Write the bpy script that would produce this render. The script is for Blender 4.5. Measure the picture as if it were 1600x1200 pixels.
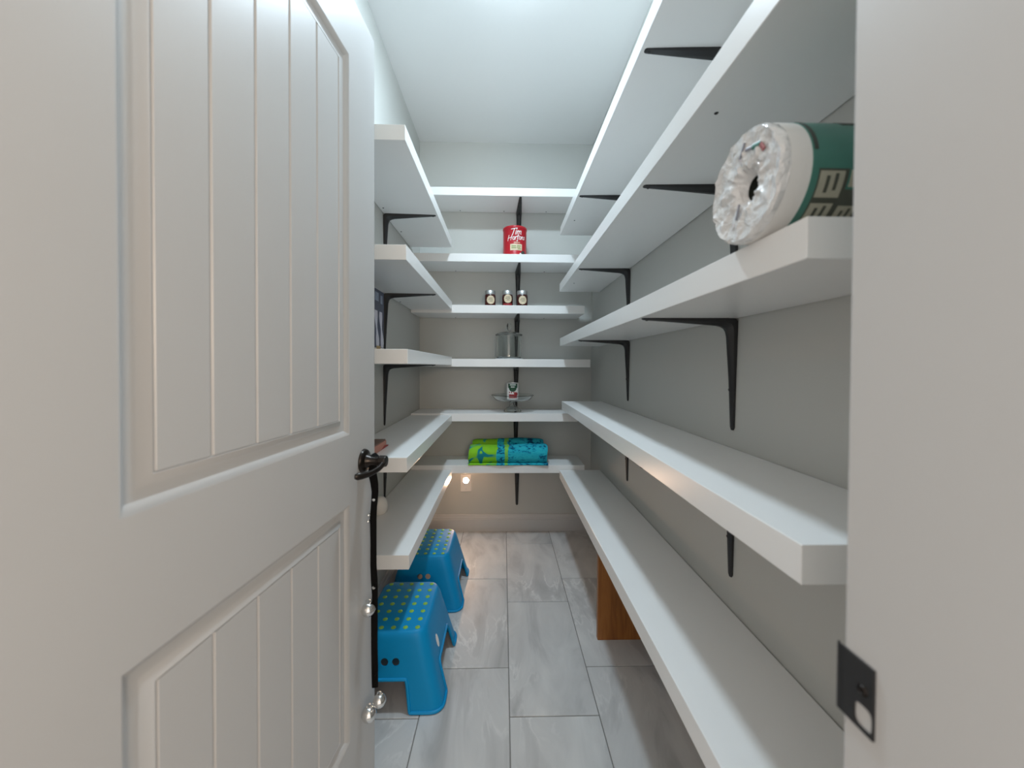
import bpy, bmesh, math, random
from mathutils import Vector, Matrix
random.seed(7)
S = bpy.context.scene
for o in list(bpy.data.objects):
    bpy.data.objects.remove(o)
C = S.collection

# ---------------------------------------------------------------- camera, world, exposure
def set_camera():
    H, f, cy = 1.156, 581.29, 580.30
    a, b, r = (math.radians(v) for v in (1.3395, -.7931, .2629))
    fw = Vector((math.sin(a)*math.cos(b), math.cos(a)*math.cos(b), math.sin(b)))
    rt = Vector((math.cos(a), -math.sin(a), 0))
    up = rt.cross(fw)
    rt, up = rt*math.cos(r)+up*math.sin(r), up*math.cos(r)-rt*math.sin(r)
    cd = bpy.data.cameras.new('camera')
    cd.sensor_width = 36
    cd.lens = 36*f/1600
    cd.shift_y = (cy-600)/1600
    cd.clip_start = .02
    cd.dof.use_dof = True
    cd.dof.focus_distance = 1.9
    cd.dof.aperture_fstop = 3.2
    co = bpy.data.objects.new('camera', cd)
    C.objects.link(co)
    M = Matrix((rt, up, -fw)).transposed().to_4x4()
    M.translation = Vector((0, 0, H))
    co.matrix_world = M
    S.camera = co
set_camera()

W = bpy.data.worlds.new('world')
S.world = W
W.use_nodes = True
bg = W.node_tree.nodes['Background']
bg.inputs[0].default_value = (1.0, .92, .85, 1)
bg.inputs[1].default_value = 1.27

S.view_settings.view_transform = 'Standard'
S.view_settings.look = 'None'
S.view_settings.gamma = 1
S.view_settings.use_curve_mapping = False
S.view_settings.exposure = 0.0
LAMP = (.75, .92, 1.05)
LAMP_STRENGTH = 355
NIGHT_STRENGTH = 760
HALL_FILL_STRENGTH = 60

# ---------------------------------------------------------------- materials
def rgb(r, g, b):
    def l(c):
        c /= 255
        return c/12.92 if c <= .04045 else ((c+.055)/1.055)**2.4
    return (l(r), l(g), l(b), 1)

def mat(name, col, rough=.5, metal=0, noise=0, scale=20, bump=0, bscale=200, trans=0, emit=None, coat=0, spec=None):
    m = bpy.data.materials.new(name)
    m.use_nodes = True
    nt = m.node_tree
    p = nt.nodes['Principled BSDF']
    p.inputs['Base Color'].default_value = col
    p.inputs['Roughness'].default_value = rough
    p.inputs['Metallic'].default_value = metal
    if spec is not None:
        p.inputs['Specular IOR Level'].default_value = spec
    if trans:
        p.inputs['Transmission Weight'].default_value = trans
        p.inputs['IOR'].default_value = 1.45
    if coat:
        p.inputs['Coat Weight'].default_value = coat
        p.inputs['Coat Roughness'].default_value = .1
    if emit:
        p.inputs['Emission Color'].default_value = emit[0]
        p.inputs['Emission Strength'].default_value = emit[1]
    tc = nt.nodes.new('ShaderNodeTexCoord')
    if noise:
        n = nt.nodes.new('ShaderNodeTexNoise')
        n.inputs['Scale'].default_value = scale
        n.inputs['Detail'].default_value = 4
        nt.links.new(tc.outputs['Object'], n.inputs['Vector'])
        mx = nt.nodes.new('ShaderNodeMix')
        mx.data_type = 'RGBA'
        mx.inputs[6].default_value = tuple(max(0, c*(1-noise)) for c in col[:3])+(1,)
        mx.inputs[7].default_value = tuple(min(1, c*(1+noise)) for c in col[:3])+(1,)
        nt.links.new(n.outputs['Fac'], mx.inputs[0])
        nt.links.new(mx.outputs[2], p.inputs['Base Color'])
    if bump:
        n = nt.nodes.new('ShaderNodeTexNoise')
        n.inputs['Scale'].default_value = bscale
        n.inputs['Detail'].default_value = 3
        nt.links.new(tc.outputs['Object'], n.inputs['Vector'])
        bn = nt.nodes.new('ShaderNodeBump')
        bn.inputs['Strength'].default_value = bump
        bn.inputs['Distance'].default_value = .002
        nt.links.new(n.outputs['Fac'], bn.inputs['Height'])
        nt.links.new(bn.outputs['Normal'], p.inputs['Normal'])
    return m

def ramp(nt, fac, stops, interp='LINEAR'):
    r = nt.nodes.new('ShaderNodeValToRGB')
    r.color_ramp.interpolation = interp
    e = r.color_ramp.elements
    while len(e) < len(stops):
        e.new(.5)
    for k, (pos, c) in enumerate(stops):
        e[k].position = pos
        e[k].color = c
    nt.links.new(fac, r.inputs[0])
    return r.outputs[0]

M = {}
M['wall'] = mat('wall_paint', (.535, .54, .512, 1), .6, noise=.02, scale=3, bump=.06, bscale=260)
M['ceiling'] = mat('ceiling_paint', (.83, .83, .82, 1), .8, bump=.08, bscale=180)
M['trim'] = mat('white_trim', (.56, .555, .545, 1), .38, noise=.02, scale=4)
M['door'] = mat('door_paint', (.515, .512, .505, 1), .36, noise=.015, scale=5, bump=.02, bscale=350)
M['shelf'] = mat('white_laminate', (.86, .855, .84, 1), .30, noise=.015, scale=6)
M['black'] = mat('black_powdercoat', (.018, .018, .019, 1), .45, bump=.05, bscale=600)
M['bronze'] = mat('oil_rubbed_bronze', (.026, .021, .018, 1), .28, metal=.7, noise=.3, scale=40)
M['hole'] = mat('dark_hole', (.02, .02, .02, 1), .8)
M['steel'] = mat('zinc_steel', (.72, .72, .72, 1), .3, metal=1)
M['silver'] = mat('silver_bell', (.80, .80, .79, 1), .16, metal=1, noise=.08, scale=60)
M['nylon'] = mat('black_nylon', (.004, .004, .004, 1), .8, spec=.1)
M['blue'] = mat('blue_plastic', (.0, .250, .53, 1), .45, spec=.25, bump=.04, bscale=500)
M['green'] = mat('lime_rubber', (.22, .47, .06, 1), .55)
M['red'] = mat('red_can', (.47, .005, .016, 1), .32, noise=.05, scale=20)
M['white'] = mat('white_print', (.85, .84, .82, 1), .5)
M['cream'] = mat('cream_print', (.72, .60, .42, 1), .5, noise=.06, scale=60)
M['olive'] = mat('olive_print', (.34, .36, .16, 1), .5, noise=.15, scale=90)
M['darkgreen'] = mat('dark_green_print', (.012, .06, .03, 1), .4)
M['crimson'] = mat('crimson_print', (.28, .02, .025, 1), .45, noise=.3, scale=120)
M['jam'] = mat('dark_jam', (.055, .010, .008, 1), .25, noise=.5, scale=50)
M['glass'] = mat('clear_glass', (.97, .99, .98, 1), .02, trans=1)
M['frost'] = mat('frosted_plate', (.62, .64, .64, 1), .3)
M['lidsteel'] = mat('brushed_lid', (.55, .55, .55, 1), .42, metal=1)
M['wood'] = None
M['plate'] = mat('white_plastic_plate', (.80, .77, .74, 1), .35)
M['brown'] = mat('brown_card', (.17, .10, .075, 1), .6, noise=.2, scale=30)
M['pinkcard'] = mat('pink_card', (.50, .22, .16, 1), .55, noise=.2, scale=25)
M['redcard'] = mat('red_card', (.33, .025, .02, 1), .5)
M['ceramic'] = mat('white_ceramic', (.78, .77, .73, 1), .3)
M['paper'] = mat('white_paper', (.80, .78, .75, 1), .45, noise=.03, scale=30, bump=.2, bscale=120)
M['teal'] = mat('teal_film', (.065, .20, .160, 1), .35, noise=.18, scale=16)
M['greyfilm'] = mat('grey_green_film', (.075, .08, .062, 1), .35, noise=.25, scale=30)
M['creamfilm'] = mat('cream_film', (.42, .40, .31, 1), .4, noise=.12, scale=70)
M['lilac'] = mat('lilac_film_print', (.26, .26, .30, 1), .3)
M['faded'] = mat('faded_red_print', (.34, .10, .10, 1), .3)
M['ink'] = mat('dark_ink', (.05, .055, .045, 1), .5)
M['grout'] = mat('grey_grout', (.20, .195, .185, 1), .9, noise=.1, scale=60)
M['globe'] = mat('lit_globe', (1, 1, 1, 1), .5, emit=(LAMP+(1,), LAMP_STRENGTH))
M['fill_globe'] = mat('lit_fill_globe', (1, 1, 1, 1), .5, emit=((1, .78, .58, 1), HALL_FILL_STRENGTH))
M['led'] = mat('lit_led', (1, .9, .75, 1), .5, emit=((1, .62, .38, 1), NIGHT_STRENGTH))

def wood_mat():
    m = mat('orange_plywood', rgb(150, 88, 40), .42)
    nt = m.node_tree
    p = nt.nodes['Principled BSDF']
    tc = nt.nodes.new('ShaderNodeTexCoord')
    mp = nt.nodes.new('ShaderNodeMapping')
    mp.inputs['Scale'].default_value = (14, 14, 1.2)
    mp.inputs['Rotation'].default_value = (0, .35, 0)
    nt.links.new(tc.outputs['Object'], mp.inputs[0])
    n = nt.nodes.new('ShaderNodeTexNoise')
    n.inputs['Scale'].default_value = 2.2
    n.inputs['Detail'].default_value = 6
    n.inputs['Distortion'].default_value = 1.2
    nt.links.new(mp.outputs[0], n.inputs['Vector'])
    c = ramp(nt, n.outputs['Fac'], [(.25, (.15, .050, .010, 1)), (.55, (.31, .115, .024, 1)), (.8, (.40, .165, .042, 1))])
    nt.links.new(c, p.inputs['Base Color'])
    return m
M['wood'] = wood_mat()

def tile_mat():
    m = mat('grey_marble_tile', (.4, .4, .4, 1), .45)
    nt = m.node_tree
    p = nt.nodes['Principled BSDF']
    tc = nt.nodes.new('ShaderNodeTexCoord')
    oi = nt.nodes.new('ShaderNodeObjectInfo')
    ml = nt.nodes.new('ShaderNodeMath')
    ml.operation = 'MULTIPLY'
    ml.inputs[1].default_value = 43
    nt.links.new(oi.outputs['Random'], ml.inputs[0])
    ad = nt.nodes.new('ShaderNodeVectorMath')
    ad.operation = 'ADD'
    nt.links.new(tc.outputs['Object'], ad.inputs[0])
    nt.links.new(ml.outputs[0], ad.inputs[1])
    mp = nt.nodes.new('ShaderNodeMapping')
    mp.inputs['Rotation'].default_value = (0, 0, .35)
    mp.inputs['Scale'].default_value = (4.2, 1.5, 1)
    nt.links.new(ad.outputs[0], mp.inputs[0])
    n = nt.nodes.new('ShaderNodeTexNoise')
    n.inputs['Scale'].default_value = 1.5
    n.inputs['Detail'].default_value = 7
    n.inputs['Roughness'].default_value = .55
    n.inputs['Distortion'].default_value = 1.3
    nt.links.new(mp.outputs[0], n.inputs['Vector'])
    base = ramp(nt, n.outputs['Fac'], [(.25, (.33, .328, .325, 1)), (.5, (.52, .517, .51, 1)), (.75, (.62, .615, .60, 1))])
    vein = ramp(nt, n.outputs['Fac'], [(.47, (0, 0, 0, 1)), (.505, (1, 1, 1, 1)), (.515, (.2, .2, .2, 1)), (.53, (0, 0, 0, 1))])
    n2 = nt.nodes.new('ShaderNodeTexNoise')
    n2.inputs['Scale'].default_value = 3
    nt.links.new(ad.outputs[0], n2.inputs['Vector'])
    msk = ramp(nt, n2.outputs['Fac'], [(.48, (0, 0, 0, 1)), (.66, (.75, .75, .75, 1))])
    mm = nt.nodes.new('ShaderNodeMath')
    mm.operation = 'MULTIPLY'
    nt.links.new(vein, mm.inputs[0])
    nt.links.new(msk, mm.inputs[1])
    mx = nt.nodes.new('ShaderNodeMix')
    mx.data_type = 'RGBA'
    nt.links.new(mm.outputs[0], mx.inputs[0])
    nt.links.new(base, mx.inputs[6])
    mx.inputs[7].default_value = (.72, .71, .69, 1)
    nt.links.new(mx.outputs[2], p.inputs['Base Color'])
    return m
M['tile'] = tile_mat()

def towel_mat():
    m = mat('beach_towel_cloth', (.02, .4, .5, 1), .9)
    nt = m.node_tree
    p = nt.nodes['Principled BSDF']
    p.inputs['Specular IOR Level'].default_value = .15
    tc = nt.nodes.new('ShaderNodeTexCoord')
    sx = nt.nodes.new('ShaderNodeSeparateXYZ')
    nt.links.new(tc.outputs['Object'], sx.inputs[0])
    # left third: lime with swirling teal
    n = nt.nodes.new('ShaderNodeTexNoise')
    n.inputs['Scale'].default_value = 8
    n.inputs['Detail'].default_value = 1.5
    n.inputs['Distortion'].default_value = 1.4
    nt.links.new(tc.outputs['Object'], n.inputs['Vector'])
    L = ramp(nt, n.outputs['Fac'], [(0, (.012, .22, .25, 1)), (.33, (.012, .22, .25, 1)), (.355, (.22, .58, .03, 1)), (.55, (.27, .60, .03, 1)), (.575, (.02, .32, .32, 1)), (.63, (.20, .56, .05, 1))])
    # right: turquoise flecked with dark blue
    mp = nt.nodes.new('ShaderNodeMapping')
    mp.inputs['Rotation'].default_value = (.3, .7, .2)
    mp.inputs['Scale'].default_value = (1, 1, 2.2)
    nt.links.new(tc.outputs['Object'], mp.inputs[0])
    n2 = nt.nodes.new('ShaderNodeTexNoise')
    n2.inputs['Scale'].default_value = 34
    n2.inputs['Detail'].default_value = 4
    n2.inputs['Distortion'].default_value = .8
    nt.links.new(mp.outputs[0], n2.inputs['Vector'])
    n3 = nt.nodes.new('ShaderNodeTexNoise')
    n3.inputs['Scale'].default_value = 9
    nt.links.new(tc.outputs['Object'], n3.inputs['Vector'])
    av = nt.nodes.new('ShaderNodeMath')
    av.operation = 'MULTIPLY_ADD'
    nt.links.new(n3.outputs['Fac'], av.inputs[0])
    av.inputs[1].default_value = .55
    nt.links.new(n2.outputs['Fac'], av.inputs[2])
    R = ramp(nt, av.outputs[0], [(.62, (.005, .07, .14, 1)), (.70, (.008, .20, .33, 1)), (.76, (.02, .40, .52, 1)), (.95, (.03, .47, .56, 1))])
    # zones along the length
    z = nt.nodes.new('ShaderNodeMath')
    z.operation = 'MULTIPLY_ADD'
    nt.links.new(n3.outputs['Fac'], z.inputs[0])
    z.inputs[1].default_value = .05
    nt.links.new(sx.outputs['X'], z.inputs[2])
    sc = nt.nodes.new('ShaderNodeMath')
    sc.operation = 'MULTIPLY_ADD'
    nt.links.new(z.outputs[0], sc.inputs[0])
    sc.inputs[1].default_value = 2.0
    sc.inputs[2].default_value = .5
    k = ramp(nt, sc.outputs[0], [(0, (0, 0, 0, 1)), (.405, (1, 1, 1, 1)), (.495, (.15, .15, .15, 1)), (.545, (1, 1, 1, 1))], 'CONSTANT')
    mx = nt.nodes.new('ShaderNodeMix')
    mx.data_type = 'RGBA'
    nt.links.new(k, mx.inputs[0])
    nt.links.new(L, mx.inputs[6])
    nt.links.new(R, mx.inputs[7])
    nt.links.new(mx.outputs[2], p.inputs['Base Color'])
    bn = nt.nodes.new('ShaderNodeBump')
    bn.inputs['Strength'].default_value = .5
    bn.inputs['Distance'].default_value = .003
    n4 = nt.nodes.new('ShaderNodeTexNoise')
    n4.inputs['Scale'].default_value = 400
    nt.links.new(tc.outputs['Object'], n4.inputs['Vector'])
    nt.links.new(n4.outputs['Fac'], bn.inputs['Height'])
    nt.links.new(bn.outputs['Normal'], p.inputs['Normal'])
    return m
M['towel'] = towel_mat()

def film_mat():
    m = mat('crinkled_film', (.76, .75, .74, 1), .08, coat=.9)
    nt = m.node_tree
    p = nt.nodes['Principled BSDF']
    tc = nt.nodes.new('ShaderNodeTexCoord')
    n = nt.nodes.new('ShaderNodeTexVoronoi')
    n.inputs['Scale'].default_value = 42
    n2 = nt.nodes.new('ShaderNodeTexNoise')
    n2.inputs['Scale'].default_value = 45
    n2.inputs['Detail'].default_value = 3
    n2.inputs['Distortion'].default_value = 1.5
    nt.links.new(tc.outputs['Object'], n.inputs['Vector'])
    nt.links.new(tc.outputs['Object'], n2.inputs['Vector'])
    ad = nt.nodes.new('ShaderNodeMath')
    nt.links.new(n.outputs['Distance'], ad.inputs[0])
    nt.links.new(n2.outputs['Fac'], ad.inputs[1])
    bn = nt.nodes.new('ShaderNodeBump')
    bn.inputs['Strength'].default_value = .8
    bn.inputs['Distance'].default_value = .006
    nt.links.new(ad.outputs[0], bn.inputs['Height'])
    nt.links.new(bn.outputs['Normal'], p.inputs['Normal'])
    nt.links.new(bn.outputs['Normal'], p.inputs['Coat Normal'])
    return m
M['film'] = film_mat()

# ---------------------------------------------------------------- mesh helpers
class MB:
    def __init__(s):
        s.bm = bmesh.new()
    def box(s, x0, x1, y0, y1, z0, z1, bev=0, seg=1):
        r = bmesh.ops.create_cube(s.bm, size=1)
        for v in r['verts']:
            v.co = Vector(((x0+x1)/2+v.co.x*(x1-x0), (y0+y1)/2+v.co.y*(y1-y0), (z0+z1)/2+v.co.z*(z1-z0)))
        if bev:
            es = list({e for v in r['verts'] for e in v.link_edges})
            bmesh.ops.bevel(s.bm, geom=es, offset=bev, segments=seg, affect='EDGES', profile=.5)
        return s
    def lathe(s, prof, c=(0, 0, 0), n=32, axis='Z', closed=False, cap=True):
        rings = []
        for r, z in prof:
            ring = []
            for k in range(n):
                t = 2*math.pi*k/n
                p = (r*math.cos(t), r*math.sin(t), z)
                if axis == 'X':
                    p = (z, r*math.cos(t), r*math.sin(t))
                elif axis == 'Y':
                    p = (r*math.cos(t), z, r*math.sin(t))
                ring.append(s.bm.verts.new(Vector(c)+Vector(p)))
            rings.append(ring)
        pairs = list(zip(rings, rings[1:]))
        if closed:
            pairs.append((rings[-1], rings[0]))
        for a, b in pairs:
            for k in range(n):
                s.bm.faces.new((a[k], a[(k+1) % n], b[(k+1) % n], b[k]))
        if not closed and cap:
            for ring, (r, z) in ((rings[0], prof[0]), (rings[-1], prof[-1])):
                if r > 1e-5:
                    s.bm.faces.new(ring)
        return s
    def tube(s, pts, rad, n=10, flat=1, side=None, cap=True):
        pts = [Vector(p) for p in pts]
        if not isinstance(rad, (list, tuple)):
            rad = [rad]*len(pts)
        rings = []
        up = Vector(side) if side else None
        for k, p in enumerate(pts):
            d = (pts[min(k+1, len(pts)-1)]-pts[max(k-1, 0)]).normalized()
            if up is None:
                up = d.orthogonal().normalized()
            u = (up-d*up.dot(d)).normalized()
            up = u
            w = d.cross(u)
            rings.append([s.bm.verts.new(p+u*(rad[k]*math.cos(2*math.pi*j/n))+w*(rad[k]*flat*math.sin(2*math.pi*j/n))) for j in range(n)])
        for a, b in zip(rings, rings[1:]):
            for j in range(n):
                s.bm.faces.new((a[j], a[(j+1) % n], b[(j+1) % n], b[j]))
        if cap:
            s.bm.faces.new(rings[0]); s.bm.faces.new(rings[-1])
        return s
    def loops(s, rings, cap=False):
        R = [[s.bm.verts.new(p) for p in r] for r in rings]
        for a, b in zip(R, R[1:]):
            n = len(a)
            for j in range(n):
                s.bm.faces.new((a[j], a[(j+1) % n], b[(j+1) % n], b[j]))
        if cap:
            s.bm.faces.new(R[0]); s.bm.faces.new(R[-1])
        return s
    def mesh(s, name, m, smooth=False):
        bmesh.ops.remove_doubles(s.bm, verts=s.bm.verts, dist=1e-6)
        bmesh.ops.recalc_face_normals(s.bm, faces=s.bm.faces)
        me = bpy.data.meshes.new(name)
        s.bm.to_mesh(me)
        s.bm.free()
        me.materials.append(M[m] if isinstance(m, str) else m)
        if smooth:
            me.polygons.foreach_set('use_smooth', [True]*len(me.polygons))
            try:
                me.set_sharp_from_angle(angle=math.radians(smooth if smooth > 1 else 40))
            except Exception:
                pass
        return me
    def build(s, name, m, parent=None, smooth=False):
        return link(name, s.mesh(name, m, smooth), parent)

def link(name, me, parent=None, loc=None):
    o = bpy.data.objects.new(name, me)
    C.objects.link(o)
    if parent:
        o.parent = parent
    if loc:
        o.location = loc
    return o

def thing(name, label, cat, loc=(0, 0, 0), rz=0, group=None):
    o = bpy.data.objects.new(name, None)
    o.empty_display_size = .05
    C.objects.link(o)
    o.location = loc
    o.rotation_euler = (0, 0, rz)
    tag(o, label, cat, group)
    return o
def tag(o, label, cat, group=None):
    o['label'] = label
    o['category'] = cat
    if group:
        o['group'] = group
    return o
def struct(o):
    o['kind'] = 'structure'
    return o

# ---------------------------------------------------------------- room shell
XL, XR, YB, ZC = -.5822, .6189, 2.6024, 2.7028
YF0, YF1 = .200, .316           # front wall, hall face and pantry face
XJR, XJL = .302, -.456          # faces of the right and left door jambs
DH = 2.045                      # door opening height
struct(MB().box(XL-.12, XL, YF0, YB+.12, -.05, ZC+.12).build('wall_left', 'wall'))
struct(MB().box(XR, XR+.12, YF0, YB+.12, -.05, ZC+.12).build('wall_right', 'wall'))
struct(MB().box(XL, XR, YB, YB+.12, -.05, ZC+.12).build('wall_back', 'wall'))
fw_ = MB().box(XL-1.2, XJL-.018, YF0, YF1, -.05, ZC+.12).box(XJR+.018, XR+1.2, YF0, YF1, -.05, ZC+.12)
struct(fw_.box(XJL-.018, XJR+.018, YF0, YF1, DH+.018, ZC+.12).build('wall_front', 'wall'))
struct(MB().box(XL, XR, YF1, YB, ZC, ZC+.12).build('ceiling', 'ceiling'))

# floor: grout bed and tiles laid in a one-third offset
floor = struct(MB().box(XL-1.2, XR+1.2, -1.6, YB, -.06, -.0025).build('floor', 'grout'))
TW, TL = .2982, .597
gx = .0255
tile_cache = {}
def tile(x0, x1, y0, y1):
    g = .0016
    k = (round(x1-x0, 4), round(y1-y0, 4))
    if k not in tile_cache:
        hx, hy = (x1-x0)/2-g, (y1-y0)/2-g
        tile_cache[k] = MB().box(-hx, hx, -hy, hy, -.010, 0, .0012).mesh('tile', 'tile')
    link('tile', tile_cache[k], floor, ((x0+x1)/2, (y0+y1)/2, 0))
for i in range(-3, 3):
    a, b = gx+i*TW, gx+(i+1)*TW
    a, b = max(a, XL), min(b, XR)
    if b-a < .01:
        continue
    y = (2.008 if i % 2 else 1.808)-3*TL
    while y < YB:
        p, q = max(y, .0), min(y+TL, YB)
        if q-p > .02:
            tile(a, b, p, q)
        y += TL

# baseboards with a stepped profile
def baseboard(name, p0, p1, inward):
    p0, p1, n = Vector(p0), Vector(p1), Vector(inward)
    prof = [(0, 0), (.015, 0), (.015, .082), (.012, .086), (.012, .094), (.008, .104), (.007, .113), (.004, .118), (0, .118)]
    m = MB()
    a = [m.bm.verts.new(p0+n*d+Vector((0, 0, z))) for d, z in prof]
    b = [m.bm.verts.new(p1+n*d+Vector((0, 0, z))) for d, z in prof]
    k = len(prof)
    for j in range(k):
        m.bm.faces.new((a[j], a[(j+1) % k], b[(j+1) % k], b[j]))
    m.bm.faces.new(a); m.bm.faces.new(b)
    return struct(m.build(name, 'trim'))
baseboard('baseboard_back', (XL+.015, YB, 0), (XR-.015, YB, 0), (0, -1, 0))
baseboard('baseboard_left', (XL, YF1, 0), (XL, YB, 0), (1, 0, 0))
baseboard('baseboard_right', (XR, YF1, 0), (XR, YB, 0), (-1, 0, 0))

# door frame
jr = struct(MB().box(XJR, XJR+.018, YF0-.004, YF1+.002, 0, DH, .002, 2).build('trim_1', 'trim'))
struct(MB().box(XJL-.018, XJL, YF0-.004, YF1+.002, 0, DH, .002, 2).build('trim_2', 'trim'))
struct(MB().box(XJL-.018, XJR+.018, YF0-.004, YF1+.002, DH, DH+.018, .002, 2).build('trim_3', 'trim'))
struct(MB().box(XJR+.006, XJR+.076, YF0-.020, YF0-.004, 0, DH+.08, .004, 2).build('trim_4', 'trim'))
struct(MB().box(XJL-.076, XJL-.006, YF0-.020, YF0-.004, 0, DH+.08, .004, 2).build('trim_5', 'trim'))
struct(MB().box(XJL-.076, XJR+.076, YF0-.021, YF0-.004, DH+.08, DH+.15, .004, 2).build('trim_6', 'trim'))

# strike plate let into the right jamb: rectangle with a rounded latch hole and a curled lip
def strike():
    m = MB()
    y0, y1, z0, z1 = .290, .3185, .853, .911
    hole = []
    n = 24
    cyh, czh, ry, rz = .2985, .8655, .0078, .0095
    for k in range(n):
        t = 2*math.pi*k/n+math.pi/4
        c_, s_ = math.cos(t), math.sin(t)
        e = .55
        hole.append((cyh+ry*math.copysign(abs(c_)**e, c_), czh+rz*math.copysign(abs(s_)**e, s_)))
    outer = []
    for k in range(n):
        t = 2*math.pi*k/n+math.pi/4
        c_, s_ = math.cos(t), math.sin(t)
        q = max(abs(c_), abs(s_))
        outer.append(((y0+y1)/2+(y1-y0)/2*c_/q, (z0+z1)/2+(z1-z0)/2*s_/q))
    xf, xb = XJR-.0022, XJR
    m.loops([[(xb, y, z) for y, z in outer], [(xf, y, z) for y, z in outer], [(xf, y, z) for y, z in hole], [(xb, y, z) for y, z in hole]])
    # lip past the jamb corner
    lip = [(0, .3180), (0, .3215), (.0006, .3232), (.0025, .3245)]
    pr = [(xf+a, y) for a, y in lip]+[(xf+a+.002, y) for a, y in reversed(lip)]
    ra = [(x, y, .853) for x, y in pr]
    rb = [(x, y, .911) for x, y in pr]
    m.loops([ra, rb], cap=True)
    sp = m.build('strike_plate', 'black', jr)
    sp['label'] = 'black metal latch strike plate'
    for z in (.8875,):
        MB().lathe([(0, -.0008), (.0022, -.0008), (.0026, -.0016), (.0040, -.0014), (.0046, 0)], (xf, .2990, z), 14, 'X').build('screw', 'bronze', sp, True)
    MB().box(XJR-.0004, XJR-.0001, .2905, .3065, .8560, .8750).build('latch_hole', 'trim', sp)
strike()

# ---------------------------------------------------------------- door (two planked panels)
DW, DT = .711, .035
dd = Vector((.08341, .99652, 0))
door = bpy.data.objects.new('door_1', None)
C.objects.link(door)
struct(door)
door.location = Vector((-.3526, 1.0265, 0))-dd*DW
door.rotation_euler = (0, 0, math.atan2(dd.y, dd.x))
PX0, PX1 = .0826, .5736
PZ = ((.25, .825), (.9915, 1.8845))
m = MB()
m.box(-.034, PX0, 0, DT, .012, 2.032).box(PX1, DW, 0, DT, .012, 2.032)
for a, b in ((.012, PZ[0][0]), (PZ[0][1], PZ[1][0]), (PZ[1][1], 2.032)):
    m.box(PX0, PX1, 0, DT, a, b)
for a, b in PZ:
    m.box(PX0, PX1, .02, DT, a, b)
m.build('door_slab', 'door', door)
GX = [.1225, .2008, .2831, .3656, .4492, .5327]
for z0, z1 in PZ:
    prof = [(0, 0), (.002, .0006), (.011, .0085), (.014, .0090), (.024, .0098), (.027, .0090), (.036, .0035), (.0385, .0030), (.0400, .0058), (.0402, .012)]
    rings = []
    for d, y in prof:
        rings.append([(PX0+d, y, z0+d), (PX1-d, y, z0+d), (PX1-d, y, z1-d), (PX0+d, y, z1-d)])
    MB().loops(rings).build('moulding', 'door', door, smooth=25)
    for a, b in zip(GX, GX[1:]):
        mm = MB()
        c = .0032
        sec = [(a, .02), (a, .0062), (a+c*.35, .0056), (a+c, .0032), (b-c, .0032), (b-c*.35, .0056), (b, .0062), (b, .02)]
        mm.loops([[(x, y, z0+.0402) for x, y in sec], [(x, y, z1-.0402) for x, y in sec]], cap=True)
        mm.build('plank', 'door', door)

# lever handle
hx, hz = DW-.0655, .9113
h = MB().lathe([(.0, -.0125), (.012, -.0125), (.0165, -.0105), (.024, -.0085), (.0275, -.0075), (.0300, -.004), (.0305, 0)], (0, 0, 0), 40, 'Y')
h.lathe([(.0175, -.0105), (.0150, -.018), (.0122, -.022), (.0115, -.040), (.0125, -.0405), (.0125, -.0425)], (0, 0, 0), 28, 'Y')
handle = h.build('door_handle', 'bronze', door, True)
handle.location = (hx, 0, hz)
handle['label'] = 'dark bronze lever handle on a round rosette'
lv = MB()
lv.lathe([(.0128, -.041), (.0145, -.043), (.0145, -.056), (.0132, -.060), (0, -.0605)], (0, 0, 0), 28, 'Y')
lv.tube([(.003, -.053, -.001), (-.012, -.054, -.006), (-.030, -.052, -.0115), (-.048, -.046, -.0150), (-.063, -.039, -.0165), (-.075, -.031, -.0165), (-.084, -.025, -.0155), (-.088, -.021, -.0150)],
        [.0095, .0086, .0074, .0070, .0074, .0084, .0086, .0058], 14, .8, side=(0, 0, 1))
lv.build('lever', 'bronze', handle, True)
MB().box(DW-.0005, DW+.0012, .006, .029, hz-.029, hz+.029, .0005).build('latch_plate', 'bronze', door)

# ---------------------------------------------------------------- wall shelves and their brackets
T, SD = .05, .26
def bracket_mesh():
    # local: wall plane at x = 0, arm along +x under the shelf (z = 0), leg down the wall
    P = [((.249, 0), (.249, -.0035), .008), ((.245, 0), (.245, -.0050), .0145), ((.16, 0), (.158, -.0105), .0245), ((.05, 0), (.048, -.0185), .0345),
         ((.026, 0), (.035, -.0215), .037), ((.008, -.001), (.0262, -.0262), .039), ((.001, -.008), (.0215, -.0345), .037), ((0, -.026), (.0185, -.0480), .035),
         ((0, -.16), (.0115, -.16), .0255), ((0, -.291), (.0055, -.291), .0175), ((0, -.2985), (.004, -.2985), .009)]
    rings = []
    for (ox, oz), (ix, iz), w in P:
        mx_, mz_ = ox+(ix-ox)*.55, oz+(iz-oz)*.55
        rings.append([(ox, -w/2, oz), (mx_, -w*.46, mz_), (ix, -w*.14, iz), (ix, w*.14, iz), (mx_, w*.46, mz_), (ox, w/2, oz)])
    return MB().loops(rings, cap=True).mesh('bracket', 'black', 30)
BR = bracket_mesh()
SC = MB().lathe([(0, .0018), (.0026, .0014), (.0036, 0)], (0, 0, 0), 12).mesh('screw', 'steel', True)
SCD = MB().lathe([(0, .0022), (.0030, .0016), (.0042, 0)], (0, 0, 0), 12).mesh('screw', 'black', True)
SCS = MB().lathe([(0, -.0022), (.0028, -.0016), (.0040, 0)], (0, 0, 0), 12).mesh('screw', 'hole', True)
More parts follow.
